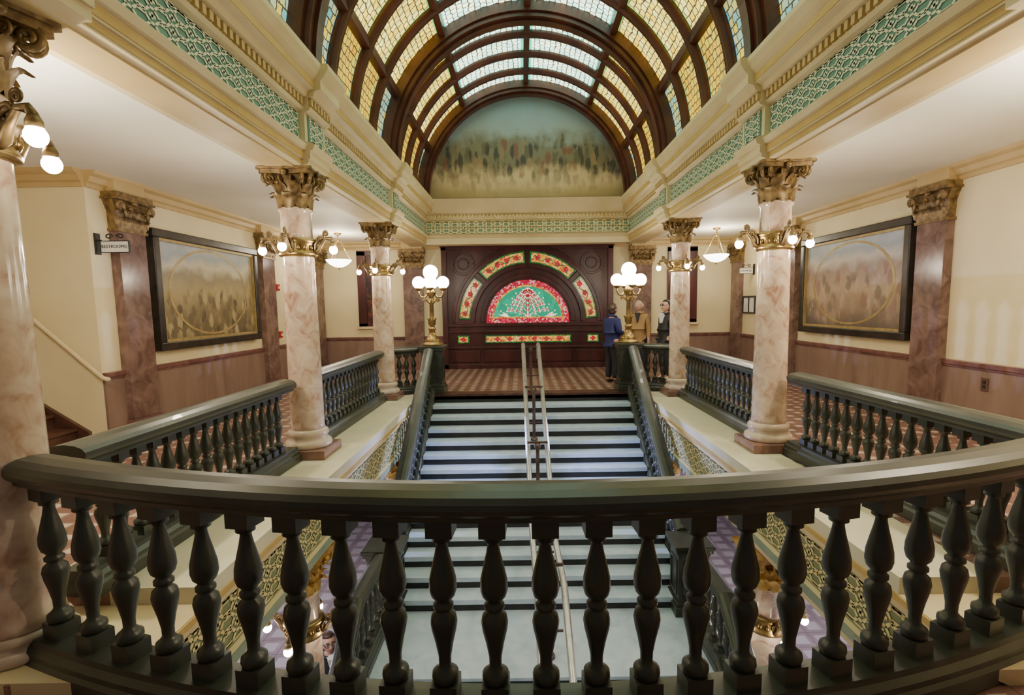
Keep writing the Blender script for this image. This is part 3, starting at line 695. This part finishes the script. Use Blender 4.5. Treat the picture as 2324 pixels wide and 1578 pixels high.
for a0,a1 in ((3,40),(46,87.5),(92.5,134),(140,177)):
    p=MB().arc(0,CX0,1.53,1.77,R(a0),R(a1),14,13.8,13.83).build('pane',red_amb,sc)
    g=MB(); a0,a1=R(a0),R(a1)
    g.arc(0,CX0,1.5,1.535,a0,a1,14,13.795,13.83).arc(0,CX0,1.765,1.8,a0,a1,14,13.795,13.83)
    g.arc(0,CX0,1.5,1.8,a0-.005,a0+.02,1,13.794,13.83).arc(0,CX0,1.5,1.8,a1-.02,a1+.005,1,13.794,13.83).build('border_glass',greeng,p)
    am=(a0+a1)/2
    vine=MB(); vine.tube([((1.65+.06*sin(t*26))*cos(am+t),13.797,CX0+(1.65+.06*sin(t*26))*sin(am+t)) for t in [-.3+.6*i/40 for i in range(41)]],.012,5); vine.build('vine_glass',greeng,p)
    for da in (-.24,-.08,.08,.24):
        rs=MB(); c0=(1.65*cos(am+da),13.797,CX0+1.65*sin(am+da)); rs.ball(c0,(.04,.006,.04),8,6)
        for k in range(5):
            q=2*PI*k/5; rs.ball((c0[0]+.045*cos(q),13.797,c0[2]+.045*sin(q)),(.03,.006,.03),8,6)
        rs.build('rose_glass',deepred,p)
lu=MB().arc(0,CX0,.94,1.08,0,PI,32,13.8,13.83).box(-1.08,1.08,13.8,13.83,CX0-.03,CX0+.1).build('pane',redg,sc)
MB().arc(0,CX0,.9,.945,0,PI,32,13.795,13.83).box(-1.0,1.0,13.796,13.83,CX0+.09,CX0+.13).build('border_glass',red_amb,lu)
MB().prism([(.91*cos(PI*i/28),CX0+.12+.79*sin(PI*i/28)) for i in range(29)],'y',13.8,13.83).build('pane',tealg,sc)
orn=MB()
def petal(mb,cx,cz,a,l,w,y=13.785):
    vs=[(cx+cos(a)*l*t-sin(a)*w*q,y,cz+sin(a)*l*t+cos(a)*w*q) for t,q in ((0,0),(.3,-.5),(.65,-.45),(1,0),(.65,.45),(.3,.5))]
    mb.add(vs,[tuple(range(6))])
red_o=MB()
# a branching leafy tree: thin stem, paired side branches with small leaves
for s in (-1,1):
    for z0,L,ang in ((1.36,.5,1.25),(1.46,.42,1.05),(1.57,.34,.9),(1.68,.27,.75),(1.79,.2,.6),(1.88,.13,.45)):
        a=PI/2-s*ang
        orn.tube([(cos(a)*L*t,13.79,z0+sin(a)*L*t+.05*sin(PI*t)) for t in [i/6 for i in range(7)]],.008,5)
        for t in (.3,.55,.8,1.0):
            px_,pz_=cos(a)*L*t,z0+sin(a)*L*t+.05*sin(PI*t)
            petal(orn,px_,pz_,a+s*.7,.1,.05); petal(orn,px_,pz_,a-s*.7,.1,.05)
            petal(red_o,px_,pz_,a+s*.7,.065,.028,13.781); petal(red_o,px_,pz_,a-s*.7,.065,.028,13.781)
    petal(orn,s*.45,1.35,PI/2-s*1.4,.34,.06); petal(orn,s*.5,1.36,PI/2-s*1.0,.2,.06)
orn.tube([(0,13.79,1.33),(0,13.79,1.6),(0,13.79,1.95)],[.022,.016,.008],6)
for z in (1.4,1.52,1.64,1.76,1.88):
    for q in range(5): petal(red_o,0,z,PI/2+2*PI*q/5,.055,.04,13.779)
petal(orn,0,1.93,PI/2,.1,.06); petal(orn,0,1.33,PI/2,.12,.16)
orn.build('ornament_glass',creamg,lu); red_o.build('ornament_core_glass',deepred,lu)
for x,z in ((-.55,1.66),(.55,1.66),(-.4,1.82),(.4,1.82),(-.3,1.95),(.3,1.95),(-.7,1.5),(.7,1.5)): MB().ball((x,13.79,z),(.02,.006,.02),8,6).build('flower_glass',creamg,lu)
for x0,x1,z0,z1 in ((-1.12,1.12,.67,.87),(-1.84,-1.54,.67,.87),(1.54,1.84,.67,.87)):
    p=MB().box(x0+.03,x1-.03,13.8,13.83,z0+.03,z1-.03).build('pane',red_amb,sc)
    MB().box(x0,x1,13.796,13.83,z0,z0+.03).box(x0,x1,13.796,13.83,z1-.03,z1).box(x0,x0+.03,13.796,13.83,z0,z1).box(x1-.03,x1,13.796,13.83,z0,z1).build('border_glass',greeng,p)
    xm=(x0+x1)/2
    for dx in ((-.8,-.48,-.16,.16,.48,.8) if x1-x0>1 else (0,)):
        rs=MB()
        for k in range(4): q=PI/2*k; rs.ball((xm+dx+.04*cos(q),13.797,.77+.035*sin(q)),(.036,.006,.026),8,6)
        rs.build('rose_glass',deepred,p)
wred=vitrail('dim_red_window_glass',[(.2,.01,.01),(.28,.04,.01),(.08,.01,.01),(.2,.06,.02)],8,.4)
for i,s in ((2,-1),(3,1)):
    w=thing('window_%d'%i,'narrow dark framed stained glass window on the end wall, %s'%('left side' if s<0 else 'right side'),'window',(s*4.05,YF,1.1),kind='structure')
    a,b=s*4.05-.38,s*4.05+.38
    MB().box(a,a+.22,13.92,YF,1.14,3.08).box(b-.22,b,13.92,YF,1.14,3.08).box(a,b,13.92,YF,2.98,3.1).box(a,b,13.92,YF,1.14,1.22).build('window_frame',swood_m,w)
    MB().box(a+.2,b-.2,13.97,13.99,1.2,3.0).build('pane',wred,w)
    MB().box(a-.06,b+.06,13.86,YF,1.08,1.14).build('window_sill',cream_m,w)
# ---------------------------------------------------------------- stair recess on the left
rs=thing('staircase','dark wooden stair rising to the left inside the recess','staircase',(-5.8,5.9,0))
for i in range(7):
    x=-5.75-.27*i; MB().box(x-.27,x,5.1,6.49,0,.175*(i+1)-.03).build('riser',stairwood_m,rs); MB().box(x-.28,x+.025,5.1,6.49,.175*(i+1)-.03,.175*(i+1)).build('tread',stairwood_m,rs)
MB().prism([(-5.6,0),(-5.6,.12),(-7.7,1.5),(-7.7,0)],'y',6.5,6.55).build('stringer',stairwood_m,rs)
wh=thing('wall_handrail','cream sloping wall handrail above the recess stair','handrail',(-6,6.5,1))
a=onY(80,730,6.46); b=onY(232,858,6.46); c=onY(247,862,6.44)
MB().tube([a+(a-b)*.35,a,b,c],.028,8).build('rail',cream_m,wh)
bk=MB()
for t in (.15,.6): 
    q=a.lerp(b,t); bk.tube([(q.x,q.y,q.z-.02),(q.x,q.y+.03,q.z-.07),(q.x,6.55,q.z-.07)],.01,6)
bk.build('brackets',cream_m,wh)
# ---------------------------------------------------------------- signs and small wall things
def text(name,body,size,m,par,loc):
    cu=bpy.data.curves.new(name,'FONT'); cu.body=body; cu.size=size; cu.align_x='CENTER'; cu.align_y='CENTER'; cu.extrude=.002
    ob=bpy.data.objects.new(name,cu); C.objects.link(ob); dg=bpy.context.evaluated_depsgraph_get(); dg.update()
    me=bpy.data.meshes.new_from_object(ob.evaluated_get(dg)); bpy.data.objects.remove(ob)
    for v in me.vertices: v.co=Vector((v.co.x,-v.co.z,v.co.y))
    me.materials.clear(); me.materials.append(m)
    return inst(name,me,par,loc)
def sign(label,body,x0,x1,y,zc,h,fs,arrow=False):
    t=thing('hanging_sign',label,'sign',((x0+x1)/2,y,zc))
    MB().box(x0,x1,y-.012,y+.012,zc-h/2,zc+h/2).build('plate',white_m,t,.004)
    b=MB(); d=.008
    b.box(x0-d,x1+d,y-.016,y+.016,zc+h/2,zc+h/2+d).box(x0-d,x1+d,y-.016,y+.016,zc-h/2-d,zc-h/2).box(x0-d,x0,y-.016,y+.016,zc-h/2,zc+h/2).box(x1,x1+d,y-.016,y+.016,zc-h/2,zc+h/2)
    sgn=-1 if x0<0 else 1; xe=x0 if sgn<0 else x1
    b.box(xe,sgn*XW,y-.012,y+.012,zc+h/2,zc+h/2+.02).box(sgn*XW,sgn*(XW-.02),y-.04,y+.04,zc-h/2-.03,zc+h/2+.1)
    for k in range(2):
        cx=(x0+x1)/2+(-.07+.14*k); pts=[(cx+.05*(1-.7*i/14)*cos(i*.5+PI*k),y,zc+h/2+.06+.035*(1-.7*i/14)*sin(i*.5)) for i in range(15)]; b.tube(pts,.008,6)
    b.build('bracket',black_m,t)
    text('lettering',body,fs,black_m,t,(-.012 if arrow else 0,-.0135,0))
    if arrow:
        MB().prism([(x1-.035,zc-.03),(x1-.02,zc+.0),(x1-.028,zc+.03),(x1-.013,zc+.0)],'y',y-.015,y-.01).build('arrow',black_m,t)
sign('white RESTROOMS sign on a black bracket beside the left pilaster','RESTROOMS',-5.34,-5.0,6.66,2.42,.13,.054,True)
sign('small white room number sign on a bracket near the far right corner','ROOM 350',5.04,5.36,12.75,2.38,.12,.06)
nf=thing('notice_frame','dark frame holding two pale notices on the far right wall','notice frame',(XW,12.97,1.57))
MB().box(XW,XW-.03,12.62,13.32,1.36,1.4).box(XW,XW-.03,12.62,13.32,1.75,1.79).box(XW,XW-.03,12.62,12.66,1.4,1.75).box(XW,XW-.03,13.28,13.32,1.4,1.75).box(XW,XW-.03,12.95,12.99,1.4,1.75).build('frame',frame_m,nf)
for a,b in ((12.66,12.95),(12.99,13.28)): MB().box(XW,XW-.012,a,b,1.4,1.75).build('sheet',white_m,nf)
for z,l in ((2.09,'red fire alarm box on the left wall, the higher of two'),(1.08,'red fire alarm pull box on the left wall, the lower of two')):
    t=thing('fire_alarm',l,'fire alarm',(-XW,11.45,z)); MB().box(-XW-.005,-XW+.05,11.38,11.5,z-.07,z+.07).build('case',red_m,t,.01); MB().box(-XW+.05,-XW+.062,11.41,11.47,z-.03,z+.02).build('front_plate',white_m,t)
oc=thing('outlet_cover','brown outlet cover plate low on the right marble wainscot','outlet',(XW,6.25,.6))
MB().box(XW-.02,XW-.042,6.2,6.3,.53,.69).build('plate',tan2,oc,.004); MB().box(XW-.04,XW-.046,6.23,6.27,.62,.66).box(XW-.04,XW-.046,6.23,6.27,.56,.6).build('sockets',black_m,oc)
# ---------------------------------------------------------------- people
def skin_mesh(nodes,edges,root):
    names=list(nodes); idx={n:i for i,n in enumerate(names)}
    me=bpy.data.meshes.new('tmp'); me.from_pydata([nodes[n][0] for n in names],[(idx[a],idx[b]) for a,b in edges],[])
    ob=bpy.data.objects.new('tmp',me); C.objects.link(ob)
    ob.modifiers.new('s','SKIN').use_smooth_shade=True
    for n in names:
        d=me.skin_vertices[0].data[idx[n]]; r=nodes[n][1]; d.radius=(r,r); d.use_root=(n==root)
    sb=ob.modifiers.new('u','SUBSURF'); sb.levels=2; sb.render_levels=2
    dg=bpy.context.evaluated_depsgraph_get(); dg.update(); m2=bpy.data.meshes.new_from_object(ob.evaluated_get(dg))
    vs=[tuple(v.co) for v in m2.vertices]; fs=[tuple(p.vertices) for p in m2.polygons]
    bpy.data.objects.remove(ob); return vs,fs
skin_m=noisy('skin',(.46,.26,.18),(.56,.34,.25),12,.5); lip_m=flat('lips',(.4,.13,.11)); eye_m=flat('eye_white',(.7,.68,.65)); pup_m=flat('pupil',(.02,.015,.01))
def person(label,loc,head,H,jk,tr,haircol,style,arms,extra=None,shirt=None,brow=None):
    t=thing('person',label,'person',loc,head,local=True)
    def sc_(n): return {k:(tuple(c*H for c in p),r*H) for k,(p,r) in n.items()}
    nd={'pel':((0,0,.53),.078),'wai':((0,0,.62),.068),'che':((0,-.005,.73),.08),'nb':((0,.005,.815),.042),'nk':((0,0,.87),.033)}
    ed=[('pel','wai'),('wai','che'),('che','nb'),('nb','nk')]
    hands=[]
    for s,k in ((-1,'R'),(1,'L')):
        el,wr,hd=arms[k]
        nd.update({'sh'+k:((s*.095,.005,.785),.042),'el'+k:(el,.029),'wr'+k:(wr,.02),'ha'+k:(hd,.019),
          'hi'+k:((s*.05,0,.48),.06),'kn'+k:((s*.055,-.012,.275),.04),'an'+k:((s*.058,.012,.05),.026),'to'+k:((s*.068,-.085,.022),.021)})
        ed+=[('che','sh'+k),('sh'+k,'el'+k),('el'+k,'wr'+k),('wr'+k,'ha'+k),('pel','hi'+k),('hi'+k,'kn'+k),('kn'+k,'an'+k),('an'+k,'to'+k)]
        hands.append((s,Vector(wr)*H,Vector(hd)*H))
    b=MB(); vs,fs=skin_mesh(sc_(nd),ed,'pel'); b.add(vs,fs,True)
    hc=Vector((0,-.012,.93))*H
    def hs(x,y,z):
        k=1+.28*min(0,z); x*=k
        if y<0 and z<0: y*=1-.05*z
        if y>0 and z<-.3: y*=.75
        # eye sockets and cheeks
        if y<-.6 and .0<z<.32 and .12<abs(x)<.6: y*=.95
        return x,y,z
    b.ball(hc,(.05*H,.06*H,.07*H),24,18,hs)
    b.tube([hc+Vector((0,-.055,.014))*H,hc+Vector((0,-.07,-.012))*H,hc+Vector((0,-.056,-.02))*H],[.006*H,.011*H,.008*H],8)
    for s in (-1,1): b.ball(hc+Vector((s*.05,.002,-.002))*H,(.007*H,.013*H,.019*H),10,8)
    b.cm=1
    for s in (-1,1): b.ball(hc+Vector((s*.019,-.054,.01))*H,(.0095*H,.006*H,.0065*H),8,6)
    b.cm=2
    for s in (-1,1):
        b.ball(hc+Vector((s*.019,-.0585,.01))*H,(.005*H,.003*H,.005*H),8,6)
    b.cm=3; b.ball(hc+Vector((0,-.056,-.034))*H,(.017*H,.006*H,.005*H),10,6)
    b.cm=4
    for s in (-1,1): b.bar(hc+Vector((s*.008,-.06,.024))*H,hc+Vector((s*.031,-.054,.025))*H,.004*H,.005*H)
    b.cm=0
    for s,wr,hd in hands:
        d=(hd-wr).normalized(); sd=d.cross(Vector((0,0,1))); sd=sd.normalized() if sd.length>.2 else Vector((0,1,0)); nn=sd.cross(d)
        for i,L in enumerate((.04,.046,.043,.034)):
            o=hd+sd*(i-1.5)*.0095*H; b.tube([o-d*.01*H,o+d*L*.5*H,o+d*L*.85*H-nn*.008*H,o+d*L*H-nn*.02*H],[.0055*H,.0052*H,.0047*H,.003*H],6)
        o=wr.lerp(hd,.6); b.tube([o,o-sd*.02*H+d*.012*H,o-sd*.024*H+d*.032*H-nn*.006*H],[.0065*H,.006*H,.004*H],6)
    body=b.build('body',[skin_m,eye_m,pup_m,lip_m,haircol],t)
    jn={k:(p,r) for k,(p,r) in nd.items() if k in ('wai','che','nb') or k[:2] in ('sh','el','wr')}
    jn={k:(p,r*1.1+.007) for k,(p,r) in jn.items()}; jn['hem']=((0,.0,.475),.09); jn['pel']=((0,0,.55),.088); jn['wai']=((0,0,.63),.083); jn['nb']=((0,.01,.825),.043)
    for k in 'RL':
        e_,w_=Vector(nd['el'+k][0]),Vector(nd['wr'+k][0]); jn['wr'+k]=(tuple(e_.lerp(w_,.93)),.026)
    je=[('hem','pel'),('pel','wai'),('wai','che'),('che','nb')]+[(a+k,c+k) for k in 'RL' for a,c in (('sh','el'),('el','wr'))]+[('che','shR'),('che','shL')]
    j=MB(); vs,fs=skin_mesh(sc_(jn),je,'pel'); j.add(vs,fs,True); j=j.build('jacket',jk,t)
    col_=MB(); col_.tube([(.052*H*cos(a),-.005*H+.05*H*sin(a),(.845+.012*sin(a))*H) for a in [R(-70+320*i/16) for i in range(17)]],.013*H,8); col_.build('collar',jk,j)
    if shirt: 
        MB().prism([(-.028*H,.845*H),(.028*H,.845*H),(.004*H,.72*H),(-.004*H,.72*H)],'y',-.098*H,-.04*H).build('shirt_front',shirt,t)
    tn={'pel':((0,0,.53),.084)}; te=[]
    for k in 'RL':
        for q in ('hi','kn','an'): tn[q+k]=(nd[q+k][0],nd[q+k][1]*1.15+.008)
        te+=[('pel','hi'+k),('hi'+k,'kn'+k),('kn'+k,'an'+k)]
    m=MB(); vs,fs=skin_mesh(sc_(tn),te,'pel'); m.add(vs,fs,True).build('trousers',tr,t)
    for s in (-1,1):
        MB().ball((s*.064*H,-.04*H,.022*H),(.028*H,.075*H,.022*H),12,8).build('shoe',black_m,t)
    h=MB()
    if style=='bob':
        def f1(x,y,z):
            if y<-.25 and z<.45: y=-.25; 
            return x*(1.0 if z>-.2 else .92),y,z
        h.ball(hc+Vector((0,.006,.008))*H,(.058*H,.068*H,.073*H),20,14,f1); h.ball(hc+Vector((0,.02,-.03))*H,(.05*H,.043*H,.045*H),16,10)
    elif style=='short':
        def f2(x,y,z):
            if y<-.1 and z<.5: y=-.1
            if z<-.35: z=-.35
            return x,y,z
        h.ball(hc+Vector((0,.006,.01))*H,(.055*H,.065*H,.07*H),20,14,f2)
    elif style=='fringe':
        for s in (-1,1): h.ball(hc+Vector((s*.042,.022,.0))*H,(.014*H,.036*H,.03*H),12,8)
        h.ball(hc+Vector((0,.05,-.005))*H,(.042*H,.016*H,.032*H),12,8)
    hair=h.build('hair',haircol,t)
    if extra=='sunglasses':
        g=MB()
        for s in (-1,1):
            g.ball(hc+Vector((s*.021,-.06,.01))*H,(.016*H,.006*H,.011*H),10,8); g.bar(hc+Vector((s*.036,-.056,.013))*H,hc+Vector((s*.052,.0,.012))*H,.004*H,.005*H)
        g.bar(hc+Vector((-.01,-.062,.013))*H,hc+Vector((.01,-.062,.013))*H,.004*H,.004*H); g.build('sunglasses',black_m,t)
    if extra=='glasses':
        g=MB()
        for s in (-1,1):
            cc=hc+Vector((s*.021,-.064,.01))*H; g.tube([cc+Vector((cos(a)*.017,0,sin(a)*.012))*H for a in [2*PI*i/14 for i in range(15)]],.002*H,5); g.bar(hc+Vector((s*.038,-.06,.012))*H,hc+Vector((s*.052,.0,.012))*H,.004*H,.005*H)
        g.build('spectacles',black_m,t)
    return t
blue_m=flat('navy_jacket_cloth',(.016,.02,.11),.75); navy=flat('dark_trousers',(.015,.015,.025),.8); tanj=flat('tan_jacket_cloth',(.3,.18,.07),.75); darkj=flat('black_jacket_cloth',(.02,.02,.022),.7)
brown_h=flat('dark_brown_hair',(.045,.02,.012),.5); white_h=flat('white_hair',(.6,.58,.55),.6); black_h=flat('black_hair',(.012,.01,.01),.4)
hang={'R':((-.125,.01,.64),(-.125,-.02,.51),(-.123,-.03,.47)),'L':((.125,.01,.64),(.125,-.02,.51),(.123,-.03,.47))}
bent={'R':((-.125,.0,.645),(-.085,-.12,.63),(-.06,-.155,.64)),'L':((.125,.0,.645),(.07,-.12,.64),(.04,-.15,.65))}
w=onZ(1389,868,0); person('woman with dark bobbed hair in a dark blue jacket and dark trousers',(w.x,w.y,0),R(125),1.64,blue_m,navy,brown_h,'bob',bent)
w=onY(1450,700,11.6); person('bald man in a tan jacket facing the woman in blue',(w.x,11.6,0),R(-25),1.71,tanj,navy,white_h,'fringe',hang,None,darkj)
w=onY(1513,700,11.2); person('person in black jacket and sunglasses half hidden by the far right column',(w.x,11.2,0),R(-70),1.7,darkj,navy,black_h,'short',hang,'sunglasses',white_m)
w=onZ(744,1456,LZ+1.6); person('man in dark suit and spectacles on the floor below, seen between balusters',(w.x,w.y,LZ),R(35),1.72,darkj,navy,brown_h,'short',hang,'glasses',white_m)
# ---------------------------------------------------------------- lights, world, camera
def light(name,loc,e,col=(1,.87,.66),r=.05,typ='POINT',rot=None,size=None):
    l=bpy.data.lights.new(name,typ); l.energy=e; l.color=col
    if typ in ('POINT','SPOT'): l.shadow_soft_size=r
    else: l.shape='RECTANGLE'; l.size,l.size_y=size
    o=bpy.data.objects.new(name,l); C.objects.link(o); o.location=loc
    if rot: o.rotation_euler=rot
    return o
for s in (-1,1):
    for y,z,e in ((3.0,2.86,190),(5.8,2.2,42),(9.4,2.2,38)):
        light('bulb_light',(s*3.3,y,z),e)
    # unseen upward spots added to brighten the near gallery ceilings
    up=light('ceiling_wash',(s*4.0,3.4,2.3),230,(1,.93,.8),.05,'SPOT',(PI,0,0)); up.data.spot_size=R(150); up.data.spot_blend=1.0
    light('bowl_light',(s*4.3,12.2,ZC-.42),48)
    light('bulb_light',(s*2.0,5.8,2.2),13); light('bulb_light',(s*2.0,9.4,2.2),13)
    # unseen cool spots added below ledge level to tint the fascias blue
    sp=light('fascia_cool_fill',(-s*.7,8.0,-.34),480,(.42,.5,1),.03,'SPOT')
    sp.data.spot_size=R(75); sp.data.spot_blend=.7
    sp.rotation_euler=(Vector((s*2.1,7.5,-.4))-Vector(sp.location)).to_track_quat('-Z','Y').to_euler()
for s in (-1,1):
    for y in (4.5,9):
        light('lower_storey_fill',(s*4,y,-1.06),80,(.92,.88,1),typ='AREA',rot=(0,0,0),size=(1.2,2.5))  # unseen area lamps added to light the storey below
W=bpy.data.worlds.new('World'); S.world=W; W.use_nodes=True
bg=W.node_tree.nodes['Background']; bg.inputs[0].default_value=(1,.96,.9,1); bg.inputs[1].default_value=.15
zc_=ZOOM[2]
cd=bpy.data.cameras.new('camera'); cd.sensor_fit='HORIZONTAL'; cd.sensor_width=36; cd.lens=F/2324*36*zc_
cd.shift_x=(ZOOM[0]-PX)/2324*zc_; cd.shift_y=(PY-ZOOM[1])/2324*zc_; cd.clip_start=.05
co=bpy.data.objects.new('camera',cd); C.objects.link(co)
Rt=Vector((1,0,0)); U=Vector((0,sin(P),cos(P))); Fw=Vector((0,cos(P),-sin(P)))
cx=Rt*cos(RHO)-U*sin(RHO); cy=Rt*sin(RHO)+U*cos(RHO); cz=-Fw
M=Matrix(((cx.x,cy.x,cz.x,CAM.x),(cx.y,cy.y,cz.y,CAM.y),(cx.z,cy.z,cz.z,CAM.z),(0,0,0,1)))
co.matrix_world=M; S.camera=co
